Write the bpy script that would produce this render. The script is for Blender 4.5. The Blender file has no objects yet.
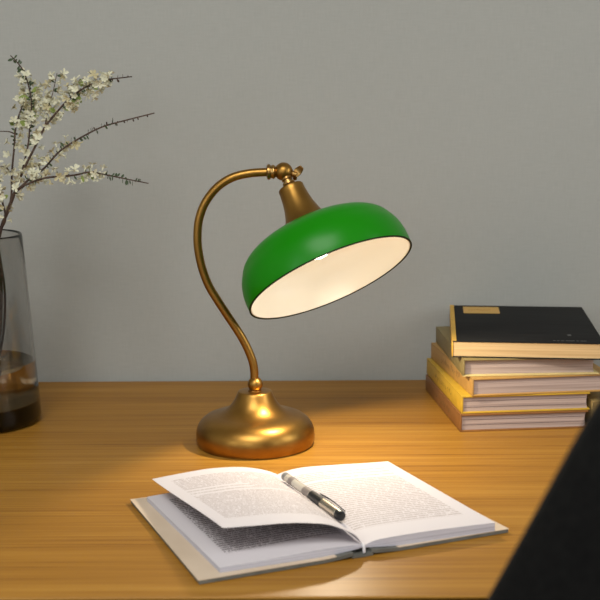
import bpy, bmesh, math, random
from mathutils import Vector, Matrix
C = bpy.context.scene.collection
T = 0.75            # desk top height
R = math.radians

# ------------------------------------------------------------------ camera
P, ROLL = R(10.0), R(0.3)
cam = bpy.data.objects.new('camera', bpy.data.cameras.new('camera'))
C.objects.link(cam)
up0 = Vector((0, math.sin(P), math.cos(P))); fw = Vector((0, math.cos(P), -math.sin(P)))
rt = Vector((1, 0, 0)) * math.cos(ROLL) - up0 * math.sin(ROLL)
up = Vector((1, 0, 0)) * math.sin(ROLL) + up0 * math.cos(ROLL)
cam.matrix_world = Matrix(((rt.x, up.x, -fw.x, 0), (rt.y, up.y, -fw.y, 0), (rt.z, up.z, -fw.z, T + 0.484), (0, 0, 0, 1)))
cam.data.lens = 75; cam.data.sensor_width = 36
cam.data.clip_start = 0.02
cam.data.dof.use_dof = True
cam.data.dof.focus_distance = 1.62
cam.data.dof.aperture_fstop = 8.5
bpy.context.scene.camera = cam

# ------------------------------------------------------------------ light
sc = bpy.context.scene
sc.view_settings.view_transform = 'Standard'
sc.view_settings.look = 'None'
sc.view_settings.gamma = 1
sc.view_settings.use_curve_mapping = False
sc.view_settings.exposure = 0.07
w = bpy.data.worlds.new('world'); sc.world = w; w.use_nodes = True
w.node_tree.nodes['Background'].inputs[0].default_value = (0.75, 0.85, 1.0, 1)
w.node_tree.nodes['Background'].inputs[1].default_value = 0.3

def area(name, loc, target, sx, sy, power, col):
    l = bpy.data.lights.new(name, 'AREA'); l.shape = 'RECTANGLE'
    l.size = sx; l.size_y = sy; l.energy = power; l.color = col
    o = bpy.data.objects.new(name, l); C.objects.link(o)
    o.location = loc
    o.rotation_euler = (Vector(target) - Vector(loc)).to_track_quat('-Z', 'Y').to_euler()
    return o
# soft cool lights added out of view for fill and highlights
area('added_fill_light_1', (-0.9, -1.87, 1.65), (-0.9, 0, 1.5), 0.9, 1.4, 10, (0.90, 0.96, 1.0))
area('added_fill_light_2', (2.07, 0.85, 1.65), (0, 0.85, 1.5), 0.8, 1.4, 15, (0.93, 0.97, 1.0))
area('added_fill_light_3', (-2.07, -0.9, 1.65), (0, -0.9, 1.5), 0.8, 1.4, 14, (0.85, 0.93, 1.0))
area('added_fill_light_4', (2.07, -0.75, 1.6), (0, -0.75, 1.5), 0.3, 1.5, 6, (0.93, 0.97, 1.0))
area('added_overhead_fill', (-0.3, -0.25, 2.68), (-0.3, -0.25, 0), 1.4, 1.4, 44, (1.0, 0.985, 0.95))  # large soft overhead fill, added; no such fixture is known
BULB_STRENGTH = 12
LAMP_SPOT = 4.1

# ------------------------------------------------------------------ materials
def mat(name, col=(0.8, 0.8, 0.8), rough=0.5, metal=0.0, **k):
    m = bpy.data.materials.new(name); m.use_nodes = True
    b = m.node_tree.nodes['Principled BSDF']
    b.inputs['Base Color'].default_value = (*col, 1)
    b.inputs['Roughness'].default_value = rough
    b.inputs['Metallic'].default_value = metal
    for kk, v in k.items():
        b.inputs[kk.replace('_', ' ')].default_value = v
    return m
def nodes(m):
    return m.node_tree.nodes, m.node_tree.links, m.node_tree.nodes['Principled BSDF']
def ramp(nt, stops):
    r = nt.new('ShaderNodeValToRGB')
    e = r.color_ramp.elements
    while len(e) < len(stops): e.new(0.5)
    for x, (p, c) in zip(e, stops):
        x.position = p; x.color = (*c, 1)
    return r
def math_n(nt, lk, op, a, b=None):
    n = nt.new('ShaderNodeMath'); n.operation = op
    for i, v in enumerate((a, b)):
        if v is None: continue
        if isinstance(v, (int, float)): n.inputs[i].default_value = v
        else: lk.new(v, n.inputs[i])
    return n.outputs[0]

def noisy(name, c1, c2, scale=(20, 20, 20), rough=0.6, metal=0, bump=0.0, detail=4, coord='Object', lo=0.35, hi=0.65, **k):
    m = mat(name, c1, rough, metal, **k); nt, lk, b = nodes(m)
    tc = nt.new('ShaderNodeTexCoord'); mp = nt.new('ShaderNodeMapping'); mp.inputs['Scale'].default_value = scale
    n = nt.new('ShaderNodeTexNoise'); n.inputs['Scale'].default_value = 1; n.inputs['Detail'].default_value = detail
    lk.new(tc.outputs[coord], mp.inputs[0]); lk.new(mp.outputs[0], n.inputs['Vector'])
    r = ramp(nt, [(lo, c1), (hi, c2)]); lk.new(n.outputs[0], r.inputs[0]); lk.new(r.outputs[0], b.inputs['Base Color'])
    if bump:
        bp = nt.new('ShaderNodeBump'); bp.inputs['Strength'].default_value = bump; bp.inputs['Distance'].default_value = 0.001
        lk.new(n.outputs[0], bp.inputs['Height']); lk.new(bp.outputs[0], b.inputs['Normal'])
    return m

def wood_mat():
    m = mat('oak_veneer', (0.45, 0.22, 0.07), 0.42); nt, lk, b = nodes(m)
    tc = nt.new('ShaderNodeTexCoord')
    def ns(scale, detail, dist=0.0, rgh=0.5):
        mp = nt.new('ShaderNodeMapping'); mp.inputs['Scale'].default_value = scale
        n = nt.new('ShaderNodeTexNoise'); n.inputs['Scale'].default_value = 1; n.inputs['Detail'].default_value = detail
        n.inputs['Distortion'].default_value = dist; n.inputs['Roughness'].default_value = rgh
        lk.new(tc.outputs['Object'], mp.inputs[0]); lk.new(mp.outputs[0], n.inputs['Vector']); return n.outputs[0]
    a = ns((1.1, 48, 48), 5, 0.35, 0.6); f = ns((3.5, 240, 240), 3, 0.15, 0.6); c = ns((0.7, 9, 9), 2, 0.2)
    s = math_n(nt, lk, 'ADD', math_n(nt, lk, 'MULTIPLY', a, 0.36), math_n(nt, lk, 'MULTIPLY', f, 0.42))
    s = math_n(nt, lk, 'ADD', s, math_n(nt, lk, 'MULTIPLY', c, 0.22))
    r = ramp(nt, [(0.36, (0.190, 0.075, 0.010)), (0.45, (0.305, 0.136, 0.018)), (0.54, (0.370, 0.175, 0.025)), (0.66, (0.45, 0.235, 0.042))])
    lk.new(s, r.inputs[0]); lk.new(r.outputs[0], b.inputs['Base Color'])
    bp = nt.new('ShaderNodeBump'); bp.inputs['Strength'].default_value = 0.12; bp.inputs['Distance'].default_value = 0.0006
    lk.new(s, bp.inputs['Height']); lk.new(bp.outputs[0], b.inputs['Normal'])
    b.inputs['Specular IOR Level'].default_value = 0.18
    return m

def wall_mat():
    m = mat('woven_wallcovering', (0.44, 0.43, 0.40), 0.85); nt, lk, b = nodes(m)
    tc = nt.new('ShaderNodeTexCoord')
    outs = []
    for s in ((700, 700, 40), (40, 40, 700)):
        mp = nt.new('ShaderNodeMapping'); mp.inputs['Scale'].default_value = s
        n = nt.new('ShaderNodeTexNoise'); n.inputs['Scale'].default_value = 1; n.inputs['Detail'].default_value = 3
        lk.new(tc.outputs['Object'], mp.inputs[0]); lk.new(mp.outputs[0], n.inputs['Vector']); outs.append(n.outputs[0])
    s = math_n(nt, lk, 'MULTIPLY', math_n(nt, lk, 'ADD', outs[0], outs[1]), 0.5)
    r = ramp(nt, [(0.3, (0.378, 0.383, 0.356)), (0.7, (0.428, 0.433, 0.404))])
    lk.new(s, r.inputs[0]); lk.new(r.outputs[0], b.inputs['Base Color'])
    bp = nt.new('ShaderNodeBump'); bp.inputs['Strength'].default_value = 0.15; bp.inputs['Distance'].default_value = 0.0005
    lk.new(s, bp.inputs['Height']); lk.new(bp.outputs[0], b.inputs['Normal'])
    b.inputs['Specular IOR Level'].default_value = 0.2
    return m

def text_page_mat(name, seed, rows, ink=0.30):
    """off-white paper printed with small text lines laid out in UV space"""
    m = mat(name, (0.8, 0.77, 0.73), 0.7); nt, lk, b = nodes(m)
    b.inputs['Specular IOR Level'].default_value = 0.25
    uv = nt.new('ShaderNodeUVMap'); sp = nt.new('ShaderNodeSeparateXYZ'); lk.new(uv.outputs[0], sp.inputs[0])
    u, v = sp.outputs[0], sp.outputs[1]
    rv = math_n(nt, lk, 'MULTIPLY', v, rows); ri = math_n(nt, lk, 'FLOOR', rv); rf = math_n(nt, lk, 'FRACT', rv)
    band = math_n(nt, lk, 'LESS_THAN', rf, 0.55)
    cm = nt.new('ShaderNodeCombineXYZ')
    lk.new(math_n(nt, lk, 'MULTIPLY', u, 110), cm.inputs[0]); lk.new(math_n(nt, lk, 'ADD', math_n(nt, lk, 'MULTIPLY', ri, 7.31), seed), cm.inputs[1])
    n = nt.new('ShaderNodeTexNoise'); n.noise_dimensions = '2D'; n.inputs['Scale'].default_value = 1; n.inputs['Detail'].default_value = 2
    lk.new(cm.outputs[0], n.inputs['Vector'])
    word = math_n(nt, lk, 'GREATER_THAN', n.outputs[0], 0.40)
    # line ends: each row stops at its own place when the row noise is low; some rows are blank
    wn = nt.new('ShaderNodeTexWhiteNoise'); wn.noise_dimensions = '1D'
    lk.new(math_n(nt, lk, 'ADD', ri, seed + 0.5), wn.inputs['W'])
    short = math_n(nt, lk, 'GREATER_THAN', wn.outputs['Value'], 0.95)
    end = math_n(nt, lk, 'SUBTRACT', 0.92, math_n(nt, lk, 'MULTIPLY', short, 0.42))
    blank = math_n(nt, lk, 'GREATER_THAN', wn.outputs['Value'], 0.04)
    msk = math_n(nt, lk, 'MULTIPLY', band, word)
    for t in (math_n(nt, lk, 'GREATER_THAN', u, 0.13), math_n(nt, lk, 'LESS_THAN', u, end),
              math_n(nt, lk, 'GREATER_THAN', v, 0.09), math_n(nt, lk, 'LESS_THAN', v, 0.86), blank):
        msk = math_n(nt, lk, 'MULTIPLY', msk, t)
    mx = nt.new('ShaderNodeMix'); mx.data_type = 'RGBA'
    mx.inputs[6].default_value = (0.65, 0.61, 0.63, 1); mx.inputs[7].default_value = (ink, ink * 0.88, ink * 0.88, 1)
    lk.new(msk, mx.inputs[0]); lk.new(mx.outputs[2], b.inputs['Base Color'])
    return m

def edge_mat(name, c1, c2, n=900):
    m = mat(name, c1, 0.8); nt, lk, b = nodes(m)
    tc = nt.new('ShaderNodeTexCoord'); mp = nt.new('ShaderNodeMapping'); mp.inputs['Scale'].default_value = (4, 4, n)
    nn = nt.new('ShaderNodeTexNoise'); nn.inputs['Scale'].default_value = 1; nn.inputs['Detail'].default_value = 3
    lk.new(tc.outputs['Object'], mp.inputs[0]); lk.new(mp.outputs[0], nn.inputs['Vector'])
    r = ramp(nt, [(0.35, c1), (0.6, c2)]); lk.new(nn.outputs[0], r.inputs[0]); lk.new(r.outputs[0], b.inputs['Base Color'])
    bp = nt.new('ShaderNodeBump'); bp.inputs['Strength'].default_value = 0.4; bp.inputs['Distance'].default_value = 0.0004
    lk.new(nn.outputs[0], bp.inputs['Height']); lk.new(bp.outputs[0], b.inputs['Normal'])
    return m

WOOD = wood_mat(); WALL = wall_mat()
PAINT = mat('white_paint', (0.62, 0.61, 0.58), 0.8)
FLOOR = noisy('dark_floor_boards', (0.07, 0.045, 0.03), (0.12, 0.08, 0.05), (2, 30, 1), 0.5)
BRASS = noisy('aged_brass', (0.32, 0.165, 0.036), (0.39, 0.210, 0.048), (30, 30, 30), 0.35, 1.0)
BRASS2 = noisy('worn_brass', (0.33, 0.185, 0.06), (0.45, 0.27, 0.09), (90, 90, 90), 0.3, 1.0)
GREEN = mat('green_cased_glass', (0.006, 0.215, 0.0), 0.32, Specular_IOR_Level=0.25)
OPAL = mat('white_cased_glass', (0.84, 0.81, 0.73), 0.28)
RIM = mat('dark_rim', (0.006, 0.016, 0.003), 0.6, Specular_IOR_Level=0.15)
BULB = bpy.data.materials.new('lit_bulb'); BULB.use_nodes = True
_n = BULB.node_tree.nodes; _n.remove(_n['Principled BSDF']); _e = _n.new('ShaderNodeEmission')
_e.inputs[0].default_value = (1.0, 0.88, 0.68, 1); _e.inputs[1].default_value = BULB_STRENGTH
BULB.node_tree.links.new(_e.outputs[0], _n['Material Output'].inputs[0])

# ------------------------------------------------------------------ builders
def link(name, me, m, parent=None):
    me.materials.append(m) if m else None
    o = bpy.data.objects.new(name, me); C.objects.link(o)
    if parent:
        o.parent = parent
    return o
def root_of(p):
    v = Vector((0, 0, 0))
    while p: v += p.location; p = p.parent
    return v
def build(name, bm, m, parent=None, smooth=True, loc=None, mods=(), angle=40):
    """bm is in world coordinates (z from the floor); the object's origin goes to loc or to its parent's origin"""
    off = Vector(loc) if loc is not None else (root_of(parent) if parent else Vector((0, 0, 0)))
    bmesh.ops.translate(bm, verts=bm.verts, vec=-off)
    bmesh.ops.recalc_face_normals(bm, faces=bm.faces)
    me = bpy.data.meshes.new(name); bm.to_mesh(me); bm.free()
    if smooth:
        for p in me.polygons: p.use_smooth = True
        me.set_sharp_from_angle(angle=R(angle))
    o = link(name, me, m, parent)
    if parent: o.location = off - root_of(parent)
    elif loc is not None: o.location = off
    for kind, kw in mods:
        md = o.modifiers.new(kind.lower(), kind)
        for a, b in kw.items(): setattr(md, a, b)
    return o
def tag(o, label=None, cat=None, group=None, kind=None):
    for k, v in (('label', label), ('category', cat), ('group', group), ('kind', kind)):
        if v: o[k] = v
    return o
def thing(name, loc, label, cat, group=None):
    o = bpy.data.objects.new(name, None); o.empty_display_size = 0.02; C.objects.link(o); o.location = loc
    return tag(o, label, cat, group)
def box(bm, c, s, rz=0.0, bevel=0.0, seg=2):
    r = bmesh.ops.create_cube(bm, size=1)
    vs = r['verts']
    bmesh.ops.scale(bm, verts=vs, vec=s)
    if bevel:
        es = list({e for v in vs for e in v.link_edges})
        r2 = bmesh.ops.bevel(bm, geom=es, offset=bevel, segments=seg, affect='EDGES', profile=0.5)
        vs = list({v for f in r2['faces'] for v in f.verts} | {v for v in vs if v.is_valid})
    bmesh.ops.rotate(bm, verts=vs, cent=(0, 0, 0), matrix=Matrix.Rotation(rz, 3, 'Z'))
    bmesh.ops.translate(bm, verts=vs, vec=c)
    return bm
def frame_of(axis):
    a = Vector(axis).normalized()
    t = Vector((0, 0, 1)) if abs(a.z) < 0.9 else Vector((1, 0, 0))
    x = a.cross(t).normalized(); y = a.cross(x).normalized()
    return x, y, a
def lathe(bm, org, axis, prof, n=64, close=False):
    """prof: list of (radius, distance along axis). close=True joins last ring to first (hollow wall)"""
    x, y, a = frame_of(axis); org = Vector(org); rings = []
    for r, h in prof:
        if r < 1e-6: rings.append([bm.verts.new(org + a * h)])
        else: rings.append([bm.verts.new(org + a * h + x * r * math.cos(2 * math.pi * i / n) + y * r * math.sin(2 * math.pi * i / n)) for i in range(n)])
    pairs = list(zip(rings, rings[1:])) + ([(rings[-1], rings[0])] if close else [])
    for A, B in pairs:
        for i in range(n):
            j = (i + 1) % n
            if len(A) == 1 and len(B) == 1: break
            if len(A) == 1: bm.faces.new((A[0], B[i], B[j]))
            elif len(B) == 1: bm.faces.new((A[i], A[j], B[0]))
            else: bm.faces.new((A[i], A[j], B[j], B[i]))
    return bm
def catmull(pts, k=6):
    pts = [Vector(p) for p in pts]
    if len(pts) < 3: return pts
    q = [pts[0] * 2 - pts[1]] + pts + [pts[-1] * 2 - pts[-2]]; out = []
    for i in range(1, len(q) - 2):
        for s in range(k):
            t = s / k; a, b, c, d = q[i - 1], q[i], q[i + 1], q[i + 2]
            out.append(0.5 * ((2 * b) + (c - a) * t + (2 * a - 5 * b + 4 * c - d) * t * t + (3 * b - a - 3 * c + d) * t ** 3))
    out.append(pts[-1]); return out
def tube(bm, pts, rad, n=12, caps=True):
    """rad: number or function of 0..1"""
    rf = rad if callable(rad) else (lambda t: rad)
    pts = [Vector(p) for p in pts]; rings = []
    tg = (pts[1] - pts[0]).normalized(); x, y, _ = frame_of(tg)
    for i, p in enumerate(pts):
        t2 = (pts[min(i + 1, len(pts) - 1)] - pts[max(i - 1, 0)]).normalized()
        q = tg.rotation_difference(t2); x = q @ x; y = q @ y; tg = t2
        r = rf(i / (len(pts) - 1))
        rings.append([bm.verts.new(p + x * r * math.cos(2 * math.pi * k / n) + y * r * math.sin(2 * math.pi * k / n)) for k in range(n)])
    for A, B in zip(rings, rings[1:]):
        for k in range(n):
            bm.faces.new((A[k], A[(k + 1) % n], B[(k + 1) % n], B[k]))
    if caps: bm.faces.new(rings[0][::-1]); bm.faces.new(rings[-1])
    return bm
def sphere(bm, c, r, seg=32, rings=20, scale=(1, 1, 1)):
    d = bmesh.ops.create_uvsphere(bm, u_segments=seg, v_segments=rings, radius=r)
    bmesh.ops.scale(bm, verts=d['verts'], vec=scale); bmesh.ops.translate(bm, verts=d['verts'], vec=c)
    return bm
def grid_solid(bm, top, bot, uvl=None):
    """closed block between two equal grids of points top[i][j], bot[i][j]"""
    ni, nj = len(top), len(top[0])
    A = [[bm.verts.new(p) for p in row] for row in top]; B = [[bm.verts.new(p) for p in row] for row in bot]
    uv = bm.loops.layers.uv.verify()
    def face(vs, uvs):
        f = bm.faces.new(vs)
        for l, q in zip(f.loops, uvs): l[uv].uv = q
    g = lambda i, j: (i / (ni - 1), j / (nj - 1))
    for i in range(ni - 1):
        for j in range(nj - 1):
            ix = ((i, j), (i + 1, j), (i + 1, j + 1), (i, j + 1))
            face([A[a][b] for a, b in ix], [g(a, b) for a, b in ix])
            face([B[a][b] for a, b in ix[::-1]], [g(a, b) for a, b in ix[::-1]])
    z = [(0, 0)] * 4
    for i in range(ni - 1):
        face((A[i][0], B[i][0], B[i + 1][0], A[i + 1][0]), z); face((A[i][-1], A[i + 1][-1], B[i + 1][-1], B[i][-1]), z)
    for j in range(nj - 1):
        face((A[0][j], A[0][j + 1], B[0][j + 1], B[0][j]), z); face((A[-1][j], B[-1][j], B[-1][j + 1], A[-1][j + 1]), z)
    return bm

# ------------------------------------------------------------------ the room
def slab(name, c, s, m):
    return tag(build(name, box(bmesh.new(), c, s), m, smooth=False), kind='structure')
slab('floor', (0, 0.05, -0.05), (4.4, 4.1, 0.1), FLOOR)
slab('ceiling', (0, 0.05, 2.75), (4.4, 4.1, 0.1), PAINT)
slab('wall_back', (0, 2.05, 1.35), (4.4, 0.1, 2.7), WALL)
slab('wall_front', (0, -1.95, 1.35), (4.4, 0.1, 2.7), PAINT)
slab('wall_left', (-2.15, 0.05, 1.35), (0.1, 3.9, 2.7), PAINT)
slab('wall_right', (2.15, 0.05, 1.35), (0.1, 3.9, 2.7), PAINT)
slab('baseboard_back', (0, 1.994, 0.05), (4.2, 0.012, 0.1), PAINT)
def added_window_frame(n, c, wd, ht, axis):  # frames invented to go with the added fill lights; walls stay solid
    bm = bmesh.new(); t = 0.05
    for dx, dz, a, b in ((-wd / 2, 0, t, ht), (wd / 2, 0, t, ht), (0, ht / 2, wd + t, t), (0, -ht / 2, wd + t, t)):
        if axis == 'y': box(bm, (c[0] + dx, c[1], c[2] + dz), (a, 0.04, b))
        else: box(bm, (c[0], c[1] + dx, c[2] + dz), (0.04, a, b))
    tag(build('added_window_frame_%d' % n, bm, PAINT, smooth=False), kind='structure')
added_window_frame(1, (-0.9, -1.88, 1.65), 1.0, 1.5, 'y'); added_window_frame(2, (2.08, 0.85, 1.65), 0.9, 1.5, 'x'); added_window_frame(3, (-2.08, -0.9, 1.65), 0.9, 1.5, 'x'); added_window_frame(4, (2.08, -0.75, 1.6), 0.4, 1.6, 'x')

# ------------------------------------------------------------------ desk
dk = thing('desk', (0, 1.55, 0), 'honey oak desk with fine straight grain standing against the grey wall', 'desk')
bm = bmesh.new()      # top with an under-cut (chamfered) front edge
prof_d = [(1.9870, T), (1.1222, T), (1.1210, T - 0.0012), (1.1212, T - 0.0028), (1.1500, T - 0.025), (1.9870, T - 0.025)]
va_ = [bm.verts.new((-0.9, y, z)) for y, z in prof_d]; vb_ = [bm.verts.new((0.9, y, z)) for y, z in prof_d]
for i in range(6): bm.faces.new((va_[i], va_[(i + 1) % 6], vb_[(i + 1) % 6], vb_[i]))
bm.faces.new(va_[::-1]); bm.faces.new(vb_)
build('desk_top', bm, WOOD, dk, angle=30)
build('apron', box(bmesh.new(), (0, 1.24, T - 0.065), (1.6, 0.02, 0.08)), WOOD, dk, smooth=False)
for sx in (-0.84, 0.84):
    for sy in (1.17, 1.93):
        build('leg', box(bmesh.new(), (sx, sy, (T - 0.025) / 2), (0.05, 0.05, T - 0.025), 0, 0.003), WOOD, dk)

# ------------------------------------------------------------------ desk lamp
LX, LY = -0.0612, 1.6323
lamp = thing('desk_lamp', (LX, LY, T), 'brass gooseneck desk lamp with a tilted glossy green glass shade, lit', 'lamp')
base_prof = [(0, 0.0), (0.0760, 0.0), (0.0760, 0.0016), (0.0785, 0.0020), (0.0797, 0.006), (0.0800, 0.014), (0.0793, 0.0205), (0.0770, 0.0265), (0.0727, 0.0325), (0.0668, 0.0370),
             (0.0600, 0.0398), (0.0530, 0.0414), (0.0465, 0.0432), (0.0405, 0.0462), (0.0350, 0.0508), (0.0305, 0.0562), (0.0268, 0.0625), (0.0242, 0.0685),
             (0.0230, 0.0715), (0.0222, 0.0726), (0.0205, 0.0731), (0.0, 0.0731)]
build('base', lathe(bmesh.new(), (LX, LY, T), (0, 0, 1), base_prof, 96), BRASS, lamp, angle=55)
bm = bmesh.new(); lathe(bm, (LX, LY, T), (0, 0, 1), [(0, 0.0728), (0.0090, 0.0728), (0.0090, 0.0745), (0.006, 0.0755), (0, 0.0755)], 32)
build('collar', bm, BRASS2, lamp)
build('ball_joint', sphere(bmesh.new(), (LX + 0.0006, LY, T + 0.0820), 0.0103), BRASS, lamp)
arm_pts = [(-0.0617, 0.0900), (-0.0617, 0.0995), (-0.0630, 0.1090), (-0.0652, 0.1175), (-0.0713, 0.1330), (-0.0806, 0.1508), (-0.0945, 0.1728), (-0.1096, 0.1968), (-0.1205, 0.2160),
           (-0.1285, 0.2380), (-0.1330, 0.2600), (-0.1343, 0.2803), (-0.1318, 0.3040), (-0.1233, 0.3260), (-0.1080, 0.3455), (-0.0885, 0.3583),
           (-0.0660, 0.3640), (-0.0440, 0.3655), (-0.0350, 0.3657)]
build('arm', tube(bmesh.new(), catmull([(x, LY, T + z) for x, z in arm_pts]), 0.0056, 20), BRASS, lamp)
bm = bmesh.new()
lathe(bm, (-0.0425, LY, T + 0.3657), (1, 0, 0.02), [(0, 0), (0.0084, 0), (0.0102, 0.0014), (0.0102, 0.0040), (0.0084, 0.0054), (0.0084, 0.0066), (0.0092, 0.0076), (0.0092, 0.0096), (0.0074, 0.0112), (0.0062, 0.0135), (0, 0.0135)], 40)
build('arm_collar', bm, BRASS2, lamp)
J = Vector((-0.0205, LY, T + 0.3661))
build('pivot_ball', sphere(bmesh.new(), J, 0.0121), BRASS, lamp)
AX = Vector((0.378, -0.412, -0.829)).normalized()
build('swivel_neck', lathe(bmesh.new(), J, AX, [(0, 0.006), (0.0068, 0.006), (0.0072, 0.0125), (0.0058, 0.0135), (0.0058, 0.0155), (0.0082, 0.0165), (0.0082, 0.0195), (0.0062, 0.0205), (0.0062, 0.0245), (0, 0.0245)], 32), BRASS2, lamp)
# wing nut at the right of the ball
bm = bmesh.new()
tube(bm, [J + Vector((0.009, 0, -0.002)), J + Vector((0.0165, 0, -0.0045))], 0.0042, 16)
def wing(bm, p0, p1, wd, th):
    p0, p1 = Vector(p0), Vector(p1); d = p1 - p0
    n = 10; nrm = Vector((0.25, 1, 0.1)).normalized(); side = d.cross(nrm).normalized()
    top, bot = [], []
    for i in range(n + 1):
        t = i / n; c = p0 + d * t + nrm * (0.0022 * math.sin(math.pi * t)); ww = wd * (0.35 + 0.65 * math.sin(math.pi * min(1, 0.12 + t * 0.8)))
        top.append([c + side * (ww * s) + nrm * th for s in (-1, -0.5, 0, 0.5, 1)]); bot.append([c + side * (ww * s) - nrm * th for s in (-1, -0.5, 0, 0.5, 1)])
    grid_solid(bm, top, bot)
wing(bm, J + Vector((0.0125, 0, -0.0065)), J + Vector((0.0240, -0.001, 0.0062)), 0.0052, 0.0016)
wing(bm, J + Vector((0.0130, 0, -0.0045)), J + Vector((0.0150, 0.006, -0.0120)), 0.0030, 0.0012)
build('wing_nut', bm, BRASS2, lamp, mods=[('BEVEL', dict(width=0.0006, segments=2))])
hold = [(0, 0.0235), (0.0150, 0.0235), (0.0166, 0.0242), (0.0172, 0.0260), (0.0170, 0.0282), (0.0173, 0.0320), (0.0184, 0.0420), (0.0204, 0.0530), (0.0236, 0.0640), (0.0278, 0.0740), (0.0322, 0.0810), (0.0335, 0.0835), (0.0320, 0.0850), (0, 0.0850)]
build('shade_holder', lathe(bmesh.new(), J, AX, hold, 64), BRASS, lamp)
S0 = J + AX * 0.1585       # centre of the shade opening; heights run back up the axis
K = 1 / 788.0
sp = [(87.8, 0), (88.2, 5), (88.1, 12), (87.3, 19), (85.4, 26.5), (82.2, 33.5), (78, 40.7), (71.8, 46.6), (63.5, 51.2), (54, 54.6), (44, 57.2), (34, 59.2), (24, 60.8), (14, 61.5)]
outer = [(r * K, h * K) for r, h in sp]
def inset(pr, d):
    out = []
    for i, (r, h) in enumerate(pr):
        a = Vector(pr[max(i - 1, 0)]); b = Vector(pr[min(i + 1, len(pr) - 1)]); t = (b - a).normalized()
        out.append((r - t.y * d, h + t.x * d))
    return out
mid = inset(outer, 0.0018); inn = inset(outer, 0.0030)
mid[0] = (outer[0][0] - 0.0018, 0); inn[0] = (outer[0][0] - 0.0030, 0.0002)
def smooth_prof(pr, k=4):
    q = catmull([(a, b, 0) for a, b in pr], k); return [(max(v.x, 0.0001), v.y) for v in q]
o_, m_, i_ = smooth_prof(outer), smooth_prof(mid), smooth_prof(inn)
shade = build('lamp_shade', lathe(bmesh.new(), S0, -AX, o_ + m_[::-1], 128, True), GREEN, lamp, angle=60)
shade['label'] = 'glossy green glass shade'
build('shade_lining', lathe(bmesh.new(), S0, -AX, [(r - 0.0001, h) for r, h in m_] + i_[::-1], 128, True), OPAL, shade, angle=60)
bm = bmesh.new(); rr = outer[0][0]
lathe(bm, S0, -AX, [(rr + 0.0004, 0.0006), (rr + 0.0004, -0.0007), (rr - 0.0019, -0.0007), (rr - 0.0019, 0.0001)], 128, True)
build('shade_rim', bm, RIM, shade)
socket = build('bulb_socket', lathe(bmesh.new(), S0, -AX, [(0, 0.0830), (0.0160, 0.0830), (0.0165, 0.0810), (0.0165, 0.0725), (0, 0.0725)], 40), BRASS2, lamp)
bulb_prof = [(0, 0.0185), (0.006, 0.0192), (0.0115, 0.0215), (0.0160, 0.0258), (0.0188, 0.0318), (0.0195, 0.0375), (0.0185, 0.0430), (0.0160, 0.0490), (0.0135, 0.0545), (0.0125, 0.0615), (0, 0.0615)]
sl = bpy.data.lights.new('lamp_light', 'SPOT'); sl.energy = LAMP_SPOT; sl.color = (1.0, 0.86, 0.64); sl.spot_size = R(151); sl.spot_blend = 0.22; sl.shadow_soft_size = 0.010
so = bpy.data.objects.new('lamp_light', sl); C.objects.link(so); so.parent = lamp
so.location = S0 - AX * 0.006 - Vector(lamp.location); so.rotation_euler = AX.to_track_quat('-Z', 'Y').to_euler()
b_ = build('light_bulb', lathe(bmesh.new(), S0 - AX * 0.0125, -AX, bulb_prof, 40), BULB, lamp)

# ------------------------------------------------------------------ open book
BOARD = noisy('grey_green_cover_cloth', (0.115, 0.115, 0.10), (0.155, 0.155, 0.135), (60, 60, 60), 0.55)
FLAP = noisy('beige_jacket_flap', (0.60, 0.47, 0.34), (0.66, 0.53, 0.40), (12, 12, 12), 0.6)
PEDGE = edge_mat('page_edges', (0.42, 0.41, 0.47), (0.60, 0.59, 0.65), 1500)
PAGE_A = text_page_mat('printed_page_turned', 3.0, 42, 0.45); PAGE_B = text_page_mat('printed_page_right', 11.0, 42, 0.45); PAGE_C = text_page_mat('printed_page_left', 23.0, 42, 0.20)
bk = thing('open_book', (0.012, 1.34, T), 'open hardback book lying on the desk with one page lifting on the left', 'book')
lb, lf, rf = Vector((-0.1978, 1.3911)), Vector((-0.0993, 1.1502)), Vector((0.2236, 1.2872))
rb = Vector((0.1120, 1.5050))
def cover_pt(u, v, z):                     # u 0 left..1 right, v 0 back..1 front
    p = lb.lerp(rb, u).lerp(lf.lerp(rf, u), v)
    return Vector((p.x, p.y, T + z))
G = 0.503                                  # spine position along the cover
def board(u0, u1, z0, z1, n=10):           # z as functions of u
    us = [u0 + (u1 - u0) * i / n for i in range(n + 1)]
    vs = [0, 0.002] + [j / 8 for j in range(1, 8)] + [0.998, 1]
    top = [[cover_pt(u, v, z1(u)) for v in vs] for u in us]; bot = [[cover_pt(u, v, z0(u)) for v in vs] for u in us]
    return grid_solid(bmesh.new(), top, bot)
def lift(u, k=0.0036): return 0.0006 + k * max(0, 1 - abs(u - G) / 0.12) ** 1.3
build('cover_board', board(0.0, G - 0.030, lambda u: lift(u), lambda u: lift(u) + 0.0036), BOARD, bk, angle=30)
build('cover_board', board(G + 0.030, 1.0, lambda u: lift(u), lambda u: lift(u) + 0.0036), BOARD, bk, angle=30)
build('spine', board(G - 0.034, G + 0.034, lambda u: 0.0002 + 0.9 * abs(u - G) ** 1.2 * 0.04, lambda u: 0.0022 + abs(u - G) * 0.05), BOARD, bk, angle=30)
build('jacket_flap', board(-0.003, 0.42, lambda u: lift(u) + 0.0037, lambda u: lift(u) + 0.0042), FLAP, bk, angle=30)
build('jacket_flap', board(0.62, 1.003, lambda u: lift(u) + 0.0037, lambda u: lift(u) + 0.0042), FLAP, bk, angle=30)
g0, g1 = Vector((-0.0303, 1.4597)), Vector((0.0636, 1.2253))
Lb, Lf = Vector((-0.1780, 1.3829)), Vector((-0.0803, 1.1683))
Rb, Rf = Vector((0.1087, 1.5003)), Vector((0.2082, 1.2805))
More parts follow.
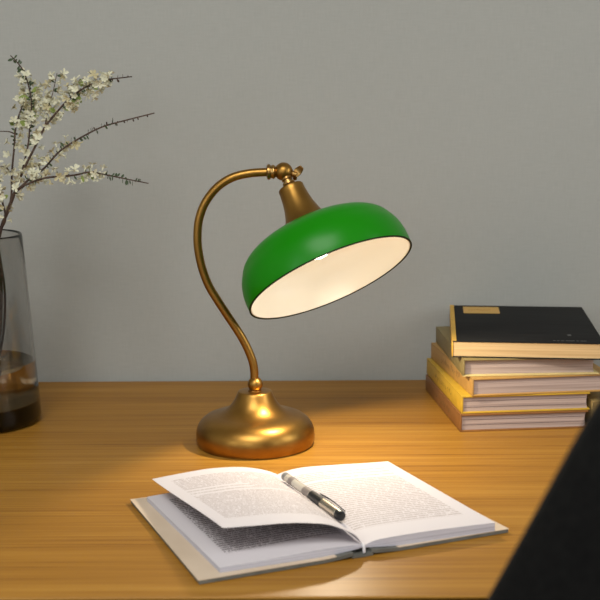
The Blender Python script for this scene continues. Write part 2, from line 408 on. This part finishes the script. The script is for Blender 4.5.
def lerp_tab(tab, s):
    pts = catmull([(a, b, 0) for a, b in tab], 8)
    for p, q in zip(pts, pts[1:]):
        if q.x >= s: return p.y + (q.y - p.y) * ((s - p.x) / max(q.x - p.x, 1e-9))
    return pts[-1].y
def page_block(cb, cf, zb, zf, n=24, m=8):
    top, bot = [], []
    for i in range(n + 1):
        s = (i / n) ** 1.5; rt_, rb_ = [], []
        for j in range(m + 1):
            v = j / m
            p = (g0.lerp(g1, v)).lerp(cb.lerp(cf, v), s)
            z = lerp_tab(zb, s) * (1 - v) + lerp_tab(zf, s) * v
            uu = G + (-1 if cb.x < g0.x else 1) * s * 0.45
            rt_.append(Vector((p.x, p.y, T + z))); rb_.append(Vector((p.x, p.y, T + lift(uu) + 0.0043)))
        top.append(rt_); bot.append(rb_)
    return grid_solid(bmesh.new(), top, bot)
def page_obj(name, bm, mt):
    o = build(name, bm, PEDGE, bk, angle=35); o.data.materials.append(mt)
    for p in o.data.polygons:
        if p.normal.z > 0.5: p.material_index = 1
    return o
page_obj('page_block', page_block(Lb, Lf, [(0, .0105), (.1, .0125), (.3, .0130), (.6, .0115), (1, .0102)], [(0, .0105), (.1, .0125), (.3, .0130), (.6, .0115), (1, .0102)]), PAGE_C)
page_obj('page_block', page_block(Rb, Rf, [(0, .0110), (.12, .0154), (.27, .0172), (.565, .0164), (.79, .0152), (1, .0146)], [(0, .0100), (.09, .0142), (.25, .0155), (.5, .0158), (.75, .0152), (1, .0143)]), PAGE_B)
# the lifting leaf
e0, e1 = Vector((-0.1745, 1.4062)), Vector((-0.0783, 1.1937))
zb = [(0, .0125), (.116, .0198), (.297, .0261), (.54, .0286), (.78, .0267), (1, .0240)]
zf = [(0, .0115), (.035, .0190), (.081, .0251), (.234, .0356), (.385, .0396), (.549, .0417), (.79, .0418), (1, .0420)]
top, bot = [], []
for i in range(33):
    s = (i / 32) ** 1.3; a_, b_l = [], []
    for j in range(13):
        v = j / 12; p = (g0.lerp(g1, v)).lerp(e0.lerp(e1, v), s); vv = v * v * (3 - 2 * v) * 0.35 + v * 0.65
        z = lerp_tab(zb, s) * (1 - vv) + lerp_tab(zf, s) * vv
        a_.append(Vector((p.x, p.y, T + z))); b_l.append(Vector((p.x, p.y, T + z - 0.00025)))
    top.append(a_); bot.append(b_l)
leaf = build('lifted_page', grid_solid(bmesh.new(), top, bot), PAGE_A, bk, angle=80)
leaf['label'] = 'single page curling up from the left side'
bm = bmesh.new(); q = cover_pt(G, 0.985, 0)
tube(bm, catmull([(0.0625, 1.2285, T + 0.0115), (0.0640, 1.2245, T + 0.0108), (0.0646, 1.2228, T + 0.0075), (0.0646, 1.2226, T + 0.0040)], 4), 0.0016, 10)
build('headband', bm, mat('white_thread', (0.7, 0.68, 0.7), 0.7), bk)

# ------------------------------------------------------------------ pen
pa, pb = Vector((-0.0190, 1.4185, T + 0.0226)), Vector((0.0432, 1.2850, T + 0.0208))
PAX = (pb - pa).normalized(); PL = (pb - pa).length
pen = thing('ballpoint_pen', pa.lerp(pb, 0.5), 'clear and black gel pen with a silver clip cap lying on the open book', 'pen')
CLEAR = mat('clear_plastic', (0.72, 0.66, 0.56), 0.12, Transmission_Weight=0.25)
BLACKP = mat('black_plastic', (0.012, 0.012, 0.012), 0.3)
DARKINK = mat('dark_printed_band', (0.24, 0.20, 0.18), 0.4)
SILVER = mat('silver_metal', (0.62, 0.56, 0.46), 0.25, 1.0)
GREYP = mat('grey_plastic', (0.22, 0.21, 0.20), 0.3)
r0 = 0.0050
def seg(name, a, b, ra, rb_, m, parent=pen):
    return build(name, lathe(bmesh.new(), pa, PAX, [(0, a * PL), (ra * 0.85, a * PL), (ra, a * PL + 0.0006), (rb_, b * PL - 0.0006), (rb_ * 0.85, b * PL), (0, b * PL)], 28), m, parent)
seg('end_plug', 0.0, 0.055, r0, r0, GREYP); bar = seg('barrel', 0.055, 0.50, r0, r0, CLEAR)
seg('printed_band', 0.12, 0.195, r0 + 0.0002, r0 + 0.0002, DARKINK, bar); seg('printed_band', 0.38, 0.495, r0 + 0.0002, r0 + 0.0002, DARKINK, bar)
seg('grip', 0.50, 0.70, r0 + 0.0006, r0 + 0.0009, BLACKP); cap = seg('cap', 0.70, 0.955, r0 + 0.0009, r0 + 0.0011, SILVER)
seg('cap_end', 0.955, 1.0, r0 + 0.0010, r0 + 0.0006, BLACKP)
cx_, cy_, _ = frame_of(PAX)
sd = Vector((0.62, 0.30, 0.72)); sd = (sd - PAX * sd.dot(PAX)).normalized(); sw = PAX.cross(sd)
top, bot = [], []
for i in range(13):
    t = 0.60 + 0.385 * i / 12; hgt = r0 + 0.0012 + 0.0012 * math.sin(math.pi * i / 12); ww = 0.0022
    c_ = pa + PAX * (t * PL)
    top.append([c_ + sd * (hgt + 0.0011) + sw * (ww * s) for s in (-1, 0, 1)]); bot.append([c_ + sd * hgt + sw * (ww * s) for s in (-1, 0, 1)])
build('clip', grid_solid(bmesh.new(), top, bot), BLACKP, cap)

# ------------------------------------------------------------------ stacked books
PAPER_PINK = edge_mat('book_page_edges_grey', (0.33, 0.25, 0.22), (0.48, 0.375, 0.335), 700)
PAPER_CREAM = edge_mat('book_page_edges_cream', (0.50, 0.33, 0.15), (0.64, 0.45, 0.23), 700)
def cloth(name, c): return noisy(name, tuple(x * 0.88 for x in c), c, (70, 70, 70), 0.55, bump=0.1)
INK = mat('dark_ink', (0.16, 0.09, 0.03), 0.6)
def closed_book(name, fl, ang, wd, dp, z0, th, cover, paper, label, ct=0.0022, over=0.003, spine_mat=None, marks=False, layers=0, top_mat=None, seed=1):
    """fl = front-left (spine/front) corner xy; spine on the left, running back"""
    o = thing(name, (fl[0], fl[1], T + z0), label, 'book', 'books stacked on the right of the desk')
    o.rotation_euler = (0, 0, ang)
    def pt(bm, nm, m, par=o, **k):
        bmesh.ops.recalc_face_normals(bm, faces=bm.faces)
        me = bpy.data.meshes.new(nm); bm.to_mesh(me); bm.free()
        for p in me.polygons: p.use_smooth = True
        me.set_sharp_from_angle(angle=R(35)); return link(nm, me, m, par)
    pt(box(bmesh.new(), (wd / 2, dp / 2, ct / 2), (wd, dp, ct), 0, 0.0006), 'back_cover', cover)
    pt(box(bmesh.new(), (wd / 2, dp / 2, th - ct / 2), (wd, dp, ct), 0, 0.0006), 'front_cover', top_mat or cover)
    sp_ = pt(box(bmesh.new(), (ct * 0.6, dp / 2, th / 2), (ct * 1.2, dp, th - 0.0001), 0, 0.0007), 'spine', spine_mat or cover)
    bm = bmesh.new()
    x0 = ct * 1.3; x1 = wd - over; n = 14
    # page block with a slightly hollow fore edge
    hs = [(th - 2 * ct) * i / n for i in range(n + 1)]
    topg = []; botg = []
    rows_f = []
    for h in hs:
        e = math.sin(math.pi * h / (th - 2 * ct)) * 0.0015
        rows_f.append([Vector((x0, over, ct + h)), Vector((x1 - e, over, ct + h)), Vector((x1 - e, dp - over, ct + h)), Vector((x0, dp - over, ct + h))])
    vs = [[bm.verts.new(p) for p in r_] for r_ in rows_f]
    for a, b in zip(vs, vs[1:]):
        for k in range(4): bm.faces.new((a[k], a[(k + 1) % 4], b[(k + 1) % 4], b[k]))
    bm.faces.new(vs[0][::-1]); bm.faces.new(vs[-1])
    pb_ = pt(bm, 'page_block', paper)
    if layers:
        rnd = random.Random(seed)
        for k in range(layers):
            zz = ct + (th - 2 * ct) * (k + 1 + rnd.uniform(-0.2, 0.2)) / (layers + 1)
            bm = bmesh.new(); box(bm, ((x0 + x1) / 2, over - 0.0001, zz), (x1 - x0 - 0.004, 0.0006, 0.0007))
            pt(bm, 'gap_shade_strip', SEAM, pb_)
    if marks:
        rnd = random.Random(seed); bm = bmesh.new(); y = dp * 0.28
        while y < dp * 0.72:
            for k in range(rnd.choice((2, 3))):
                a = rnd.uniform(-1.2, 1.2); L = rnd.uniform(0.004, 0.008)
                yy = y + rnd.uniform(-0.002, 0.002); zz = th * 0.5 + rnd.uniform(-0.003, 0.003)
                v = Vector((0, math.sin(a), math.cos(a))) * L / 2; wv = Vector((0, math.cos(a), -math.sin(a))) * 0.0004
                c = Vector((-0.00008, yy, zz))
                topm = [[c - v - wv, c - v + wv], [c + v - wv, c + v + wv]]
                botm = [[q + Vector((0.0002, 0, 0)) for q in r_] for r_ in topm]
                grid_solid(bm, topm, botm)
            y += rnd.choice((0.008, 0.009, 0.014))
        pt(bm, 'title_marks', INK, sp_)
    return o
SEAM = mat('painted_gap_shade', (0.20, 0.15, 0.14), 0.9)  # shade between page gatherings, painted as dark strips on the block
BROWN = cloth('brown_cover', (0.25, 0.105, 0.025)); YEL = cloth('yellow_cover', (0.60, 0.37, 0.03)); TAN = cloth('tan_cover', (0.50, 0.28, 0.075))
OLIVE = cloth('olive_cover', (0.25, 0.19, 0.07)); BLACKC = noisy('black_cover', (0.010, 0.0098, 0.0098), (0.016, 0.0155, 0.0155), (12, 160, 160), 0.7)
BLACKC.node_tree.nodes['Principled BSDF'].inputs['Specular IOR Level'].default_value = 0.12
CREAM = cloth('cream_cover', (0.66, 0.52, 0.22)); GOLD = cloth('golden_spine', (0.66, 0.38, 0.05))
closed_book('book', (0.2215, 1.6800), R(5.6), 0.183, 0.243, 0.0, 0.0250, BROWN, PAPER_PINK, 'brown spined book at the very bottom of the stack of books', marks=True, layers=2, seed=5, top_mat=BROWN)
closed_book('book', (0.2235, 1.6840), R(5.6), 0.1835, 0.244, 0.0252, 0.0250, YEL, PAPER_PINK, 'bright yellow book second from the bottom of the stack', marks=True, layers=2, seed=8)
closed_book('book', (0.2375, 1.6820), R(7.4), 0.200, 0.245, 0.0504, 0.0252, TAN, PAPER_PINK, 'thick tan book in the middle of the stack with faded writing on its spine', marks=True, seed=13)
closed_book('book', (0.2260, 1.6930), R(3.0), 0.192, 0.236, 0.0758, 0.0248, CREAM, PAPER_PINK, 'book with cream covers and olive spine directly under the black one', spine_mat=OLIVE, over=0.006, seed=17, top_mat=OLIVE)
top_b = closed_book('book', (0.2116, 1.7060), R(-6.2), 0.2090, 0.280, 0.1008, 0.0236, BLACKC, PAPER_CREAM, 'black covered book lying flat on top of the stack with a small yellow label', spine_mat=GOLD, over=0.0015, ct=0.0016)
bm = bmesh.new(); box(bm, (0.0030, 0.140, 0.02372), (0.0064, 0.2796, 0.0005), 0, 0.0002)
me = bpy.data.meshes.new('spine_strip'); bm.to_mesh(me); bm.free(); link('spine_strip', me, GOLD, top_b)['label'] = 'golden cloth strip along the spine edge'
bm = bmesh.new(); box(bm, (0.0, 0.0, 0), (0.0560, 0.054, 0.0004))
STICK = mat('yellow_label_paper', (0.62, 0.36, 0.08), 0.5)
me = bpy.data.meshes.new('cover_label'); bm.to_mesh(me); bm.free()
lab = link('cover_label', me, STICK, top_b); lab.location = (0.0485, 0.239, 0.0238)
lab['label'] = 'small yellow label'
bm = bmesh.new(); rnd = random.Random(4); x = -0.020
while x < 0.012:
    L = rnd.uniform(0.002, 0.005); box(bm, (x + L / 2, rnd.uniform(-0.0015, 0.0015), 0.0003), (L, 0.0035, 0.0003)); x += L + 0.0012
me = bpy.data.meshes.new('label_print'); bm.to_mesh(me); bm.free()
link('label_print', me, mat('label_ink', (0.42, 0.22, 0.03), 0.6), lab)
GREYINK = mat('faint_grey_ink', (0.045, 0.045, 0.045), 0.5); x = 0.140
for L, w_, y_ in ((0.003, 0.003, 0.0125), (0.003, 0.003, 0.0125), (0.004, 0.003, 0.0125), (0.012, 0.003, 0.0125), (0.003, 0.003, 0.0125), (0.008, 0.003, 0.0125), (0.005, 0.010, 0.052)):
    bm = bmesh.new(); box(bm, (x + L / 2 if y_ < 0.05 else 0.166, y_, 0.02366), (L, w_, 0.0002)); x += L + 0.0025
    me = bpy.data.meshes.new('cover_print'); bm.to_mesh(me); bm.free(); link('cover_print', me, GREYINK, top_b)
side_book = closed_book('book', (0.4095, 1.7050), R(5.6), 0.15, 0.20, 0.0, 0.037, cloth('olive_buckram', (0.33, 0.23, 0.08)), cloth('olive_edge', (0.33, 0.23, 0.08)), 'olive book lying flat just right of the stack, mostly hidden', over=0.0005, seed=21)
del side_book['group']

# ------------------------------------------------------------------ glass vase
VX, VY = -0.461, 1.75
vase = thing('glass_vase', (VX, VY, T), 'tall tapered smoked grey glass vase half filled with water at the left', 'vase')
SMOKE = bpy.data.materials.new('smoked_glass'); SMOKE.use_nodes = True
_n = SMOKE.node_tree.nodes; _l = SMOKE.node_tree.links; _n.remove(_n['Principled BSDF'])
g_ = _n.new('ShaderNodeBsdfGlass'); g_.inputs['IOR'].default_value = 1.47; g_.inputs['Roughness'].default_value = 0.0; g_.inputs[0].default_value = (1, 1, 1, 1)
va = _n.new('ShaderNodeVolumeAbsorption'); va.inputs[0].default_value = (0.30, 0.29, 0.26, 1); va.inputs['Density'].default_value = 105
_l.new(g_.outputs[0], _n['Material Output'].inputs[0]); _l.new(va.outputs[0], _n['Material Output'].inputs['Volume'])
WATER = bpy.data.materials.new('water'); WATER.use_nodes = True
_n = WATER.node_tree.nodes; _l = WATER.node_tree.links; _n.remove(_n['Principled BSDF'])
g2 = _n.new('ShaderNodeBsdfGlass'); g2.inputs['IOR'].default_value = 1.33; g2.inputs[0].default_value = (0.94, 0.84, 0.68, 1)  # amber of the desk refracted in the water is put into its colour
_l.new(g2.outputs[0], _n['Material Output'].inputs[0])
def vr(z): return 0.0858 - (0.0858 - 0.0686) * (z / 0.272)
zo = [0.012, 0.03, 0.06, 0.1, 0.14, 0.18, 0.22, 0.268]
prof = [(0.0001, 0.002), (0.060, 0.002), (0.074, 0.0006), (0.0805, 0.0015), (0.0845, 0.0055)] + [(vr(z), z) for z in zo] + [(vr(.272) - 0.0004, 0.2712), (vr(.272) - 0.0015, 0.272), (vr(.272) - 0.0027, 0.2712)] \
    + [(vr(z) - 0.0032, z) for z in zo[::-1] if z > 0.04] + [(vr(.03) - 0.0046, 0.0315), (0.074, 0.0275), (0.060, 0.0265), (0.0001, 0.0265)]
build('vase_body', lathe(bmesh.new(), (VX, VY, T), (0, 0, 1), prof, 96), SMOKE, vase, angle=60)
wz = [(0.0001, 0.0263), (0.0598, 0.0263), (0.0742, 0.0273), (vr(.03) - 0.0044, 0.0313), (vr(.06) - 0.0030, 0.06), (vr(.089) - 0.0030, 0.089), (vr(.089) - 0.0042, 0.0885), (0.0001, 0.0882)]
build('water', lathe(bmesh.new(), (VX, VY, T), (0, 0, 1), wz, 96), WATER, vase, angle=60)

# ------------------------------------------------------------------ blossoming branches
BARK = noisy('dark_bark', (0.045, 0.025, 0.018), (0.10, 0.06, 0.04), (200, 200, 60), 0.8)
PETAL = mat('cream_petal', (0.66, 0.64, 0.47), 0.6, Subsurface_Weight=0.0)
PETAL2 = mat('yellowish_petal', (0.52, 0.46, 0.27), 0.6)
LEAFG = mat('fresh_green_leaf', (0.28, 0.36, 0.09), 0.5); LEAFD = mat('dark_green_leaf', (0.055, 0.085, 0.035), 0.5)
def petal_mesh(nm, m, seed):
    rnd = random.Random(seed); bm = bmesh.new()
    for k in range(5):
        a = 2 * math.pi * k / 5 + rnd.uniform(-0.2, 0.2); L = rnd.uniform(0.0060, 0.0095); wd = 0.0019; op = rnd.uniform(0.5, 0.95)
        d = Vector((math.cos(a), math.sin(a), 0)); s = Vector((-math.sin(a), math.cos(a), 0))
        prev = None
        for t, ww in ((0, 0.35), (0.35, 0.8), (0.7, 1.0), (1.0, 0.45)):
            h = 0.0015 + L * t * (1 - op) + 0.0015 * t * (1 - t); c = d * (L * t * op + 0.0004) + Vector((0, 0, h))
            row = [bm.verts.new(c - s * wd * ww), bm.verts.new(c - Vector((0, 0, 0.0005))), bm.verts.new(c + s * wd * ww)]
            if prev:
                bm.faces.new((prev[0], prev[1], row[1], row[0])); bm.faces.new((prev[1], prev[2], row[2], row[1]))
            prev = row
    lathe(bm, (0, 0, 0), (0, 0, 1), [(0, -0.003), (0.0006, -0.003), (0.0011, 0.0), (0.0012, 0.0018), (0, 0.0026)], 8)
    me = bpy.data.meshes.new(nm); bm.to_mesh(me); bm.free(); me.materials.append(m)
    return me
def leaf_mesh(nm, m, L, wd):
    bm = bmesh.new(); prev = None
    for t, ww in ((0, 0.1), (0.25, 0.75), (0.55, 1.0), (0.8, 0.65), (1.0, 0.05)):
        c = Vector((0, 0, L * t)) + Vector((0.12 * L * t * t, 0, 0))
        row = [bm.verts.new(c + Vector((0.0004, -wd * ww, 0))), bm.verts.new(c), bm.verts.new(c + Vector((0.0004, wd * ww, 0)))]
        if prev:
            bm.faces.new((prev[0], prev[1], row[1], row[0])); bm.faces.new((prev[1], prev[2], row[2], row[1]))
        prev = row
    me = bpy.data.meshes.new(nm); bm.to_mesh(me); bm.free(); me.materials.append(m)
    return me
PM = [petal_mesh('blossom', PETAL, 1), petal_mesh('blossom', PETAL, 2), petal_mesh('blossom', PETAL2, 3), petal_mesh('blossom', PETAL, 4)]
LM = [leaf_mesh('leaf', LEAFD, 0.0068, 0.0016), leaf_mesh('leaf', LEAFD, 0.0052, 0.0014), leaf_mesh('leaf', LEAFG, 0.0110, 0.0034), leaf_mesh('bud', BARK, 0.0042, 0.0013)]
def at_path(P_, t):
    f = t * (len(P_) - 1); i = min(int(f), len(P_) - 2); d = (P_[i + 1] - P_[i])
    return P_[i] + d * (f - i), d.normalized()
def branch(label, pts, r_base, r_tip, flowers, leaves, seed, twigs=(), foot=None):
    rnd = random.Random(seed)
    path = [Vector(p) + Vector((0, 0, T)) for p in pts]
    full = ([Vector(p) + Vector((0, 0, T)) for p in foot] if foot else []) + path
    o = thing('flowering_branch', full[0], label, 'branch', 'flowering branches in the glass vase')
    sm = catmull(full, 5)
    build('stem', tube(bmesh.new(), sm, lambda t: 1.25 * (r_base + (r_tip - r_base) * t), 8), BARK, o)
    vis = catmull(path, 5); paths = [vis]
    for tw in twigs:
        tp = catmull([Vector(p) + Vector((0, 0, T)) for p in tw], 5); paths.append(tp)
        build('twig', tube(bmesh.new(), tp, lambda t: r_tip * 1.6 * (1 - 0.55 * t), 7), BARK, o)
    def put(me, nm, p, d, spread, s):
        ax = Vector((rnd.gauss(0, 1), rnd.gauss(0, 1), rnd.gauss(0, 1))); ax = (ax - d * ax.dot(d)).normalized()
        dirn = (ax + d * rnd.uniform(-0.1, 0.6)).normalized()
        c = bpy.data.objects.new(nm, me); C.objects.link(c); c.parent = o
        c.location = p + ax * spread - full[0]
        c.rotation_mode = 'QUATERNION'
        c.rotation_quaternion = dirn.to_track_quat('Z', 'Y') ; c.scale = (s, s, s)
        if spread > 0.004: pass
    stalks = []
    for (pi, t0, t1, n, sp_max) in flowers:
        for k in range(n):
            t = t0 + (t1 - t0) * (k + rnd.random()) / n; p, d = at_path(paths[pi], t)
            put(rnd.choice(PM), 'blossom', p, d, rnd.uniform(0.003, sp_max), rnd.uniform(0.8, 1.25))
    for (pi, t0, t1, n, kind) in leaves:
        for k in range(n):
            t = t0 + (t1 - t0) * (k + rnd.random()) / n; p, d = at_path(paths[pi], t)
            put(LM[{'d': rnd.choice((0, 1)), 'g': 2, 'b': 3}[kind]], 'bud' if kind == 'b' else 'leaf', p, d, 0.0008 if kind != 'g' else 0.003, rnd.uniform(0.8, 1.3))
    return o
def foot(k, x, y):
    return [(-0.462 + 0.012 * math.cos(k * 1.3), 1.75 + 0.018 * math.sin(k * 1.3), 0.030), (-0.446 + 0.003 * k, y * 0.6 + 0.4 * 1.75, 0.10), (-0.433 + 0.002 * k, y * 0.8 + 0.2 * 1.75, 0.18), (x - 0.008, y, 0.262)]
B1 = [(-0.397, 1.715, 0.3204), (-0.3857, 1.7135, 0.337), (-0.3685, 1.712, 0.3466), (-0.3474, 1.7105, 0.3534), (-0.3265, 1.709, 0.3555), (-0.3057, 1.7075, 0.3575), (-0.2849, 1.706, 0.3616), (-0.2684, 1.7045, 0.3589), (-0.252, 1.703, 0.3556), (-0.2315, 1.7015, 0.3515), (-0.205, 1.7, 0.3462)]
B2 = [(-0.3994, 1.735, 0.3227), (-0.3825, 1.7381, 0.3432), (-0.3674, 1.7412, 0.3553), (-0.3537, 1.7444, 0.3654), (-0.3325, 1.7475, 0.388), (-0.3032, 1.7506, 0.4063), (-0.2741, 1.7538, 0.4205), (-0.2451, 1.7569, 0.4285), (-0.2013, 1.76, 0.4392)]
B3 = [(-0.4076, 1.75, 0.3087), (-0.386, 1.748, 0.3591), (-0.3652, 1.746, 0.3965), (-0.3513, 1.744, 0.4213), (-0.3336, 1.742, 0.4417), (-0.3203, 1.74, 0.4553), (-0.3072, 1.738, 0.4661), (-0.2886, 1.736, 0.4769), (-0.2689, 1.734, 0.4842), (-0.2494, 1.732, 0.4868), (-0.2273, 1.73, 0.4892)]
B3b = [(-0.3513, 1.744, 0.4213), (-0.3487, 1.7567, 0.4456), (-0.3429, 1.7633, 0.466), (-0.3368, 1.77, 0.4948)]
B4 = [(-0.4112, 1.765, 0.3043), (-0.3976, 1.7678, 0.3394), (-0.3883, 1.7706, 0.3701), (-0.3813, 1.7733, 0.3994), (-0.3786, 1.7761, 0.4286), (-0.3762, 1.7789, 0.4494), (-0.378, 1.7817, 0.4688), (-0.3859, 1.7844, 0.4965), (-0.397, 1.7872, 0.5118), (-0.405, 1.79, 0.5193)]
B5 = [(-0.4121, 1.78, 0.3142), (-0.4088, 1.7833, 0.3566), (-0.4044, 1.7867, 0.3946), (-0.4036, 1.79, 0.41), (-0.4008, 1.7933, 0.4267), (-0.3919, 1.7967, 0.4505), (-0.3822, 1.8, 0.463)]
B5b = [(-0.4036, 1.79, 0.410), (-0.4122, 1.785, 0.4137), (-0.4333, 1.79, 0.4136)]
B6 = [(-0.4088, 1.7833, 0.3480), (-0.4093, 1.7733, 0.3574), (-0.4145, 1.7667, 0.3649), (-0.431, 1.76, 0.3682)]
B7 = [(-0.407, 1.72, 0.2923), (-0.4086, 1.715, 0.3232), (-0.4143, 1.71, 0.3511), (-0.422, 1.705, 0.3922), (-0.4363, 1.7, 0.4327)]
branch('lowest branch on the right, running almost level with a drooping reddish tip', B1, 0.0017, 0.0006, [(0, 0.04, 0.30, 12, 0.013), (0, 0.33, 0.70, 20, 0.010)], [(0, 0.05, 0.6, 18, 'd'), (0, 0.70, 0.96, 26, 'd'), (0, 0.5, 0.66, 3, 'g')], 11, foot=foot(0, -0.412, 1.722))
branch('long thin branch reaching farthest right, with a bare dark tip', B2, 0.0017, 0.0007, [(0, 0.12, 0.60, 34, 0.012)], [(0, 0.15, 0.7, 24, 'd'), (0, 0.66, 0.98, 14, 'b'), (0, 0.55, 0.84, 16, 'd')], 12, foot=foot(1, -0.414, 1.740))
branch('tall branch with the densest blossom and a bare tip pointing right', B3, 0.0019, 0.0006, [(0, 0.50, 0.86, 52, 0.016), (0, 0.12, 0.45, 12, 0.010), (1, 0.15, 1.0, 34, 0.015)], [(0, 0.45, 0.88, 44, 'd'), (0, 0.35, 0.75, 10, 'g'), (1, 0.3, 1, 8, 'd'), (0, 0.86, 0.98, 5, 'b')], 13, [B3b], foot(2, -0.417, 1.755))
branch('upright branch whose leafy tip leans up to the left', B4, 0.0015, 0.0006, [(0, 0.42, 0.78, 38, 0.016), (0, 0.15, 0.42, 12, 0.010)], [(0, 0.70, 0.94, 26, 'd'), (0, 0.3, 0.72, 28, 'd'), (0, 0.4, 0.7, 5, 'g')], 14, foot=foot(3, -0.420, 1.768))
branch('branch with a twig bent sharply off to the left', B5, 0.0016, 0.0007, [(0, 0.6, 1.0, 20, 0.014), (0, 0.2, 0.6, 6, 0.010), (2, 0.1, 0.9, 6, 0.010)], [(0, 0.3, 0.95, 14, 'd'), (0, 0.5, 0.9, 5, 'g')], 15, [B5b, B6], foot(4, -0.424, 1.782))
branch('short branch at the left picture edge with blossom low over the vase mouth', B7, 0.0015, 0.0007, [(0, 0.0, 0.95, 26, 0.012)], [(0, 0.1, 0.9, 10, 'd'), (0, 0.2, 0.8, 4, 'g')], 16, foot=foot(5, -0.4215, 1.735))

# ------------------------------------------------------------------ chair in the foreground
FAB = noisy('black_woven_upholstery', (0.004, 0.004, 0.004), (0.008, 0.008, 0.0075), (260, 260, 260), 0.95, bump=0.3)
FAB.node_tree.nodes['Principled BSDF'].inputs['Specular IOR Level'].default_value = 0.1
BLKM = mat('black_chair_metal', (0.02, 0.02, 0.02), 0.35)
CX, CY = 0.385, 0.83
ch = thing('tub_chair', (CX, CY, 0), 'black upholstered tub chair in front of the desk at the lower right, out of focus', 'chair')
def rimh(a):
    tab = [(0, .445), (20, .435), (36, .405), (44, .365), (52, .305), (60, .237), (68, .178), (76, .126), (84, .082), (92, .05), (105, 0), (115, -.03)]
    return T + lerp_tab(tab, abs(a))
top, bot = [], []
n = 56
for i in range(n + 1):
    a = -112 + 224 * i / n; rh = rimh(a); ra = R(a); row1, row2 = [], []
    for j in range(15):
        t = j / 14; z = 0.30 + (rh - 0.30) * t; fl = 0.93 + 0.07 * t
        ax_, by_ = 0.305 * fl, 0.27 * fl
        edge = math.sqrt(max(0, 1 - max(0, (t - 0.9) / 0.1) ** 2)) * 0.5 + 0.5
        for row, off in ((row1, 0.03 * edge), (row2, -0.03 * edge)):
            row.append(Vector((CX + (ax_ - 0.03 + off) * math.sin(ra), CY - (by_ - 0.03 + off) * math.cos(ra), z)))
    top.append(row1); bot.append(row2)
build('backrest', grid_solid(bmesh.new(), top, bot), FAB, ch, angle=180, mods=[('SUBSURF', dict(levels=1, render_levels=1))])
bm = bmesh.new(); lathe(bm, (CX, CY + 0.02, 0), (0, 0, 1), [(0, 0.33), (0.20, 0.33), (0.222, 0.345), (0.226, 0.40), (0.222, 0.445), (0.20, 0.462), (0, 0.468)], 48)
build('seat', bm, FAB, ch)
for sx in (-1, 1):
    for sy in (-1, 1):
        build('leg', tube(bmesh.new(), [(CX + sx * 0.16, CY + 0.02 + sy * 0.15, 0.335), (CX + sx * 0.21, CY + 0.02 + sy * 0.19, 0.0)], lambda t: 0.016 - 0.006 * t, 16), BLKM, ch)
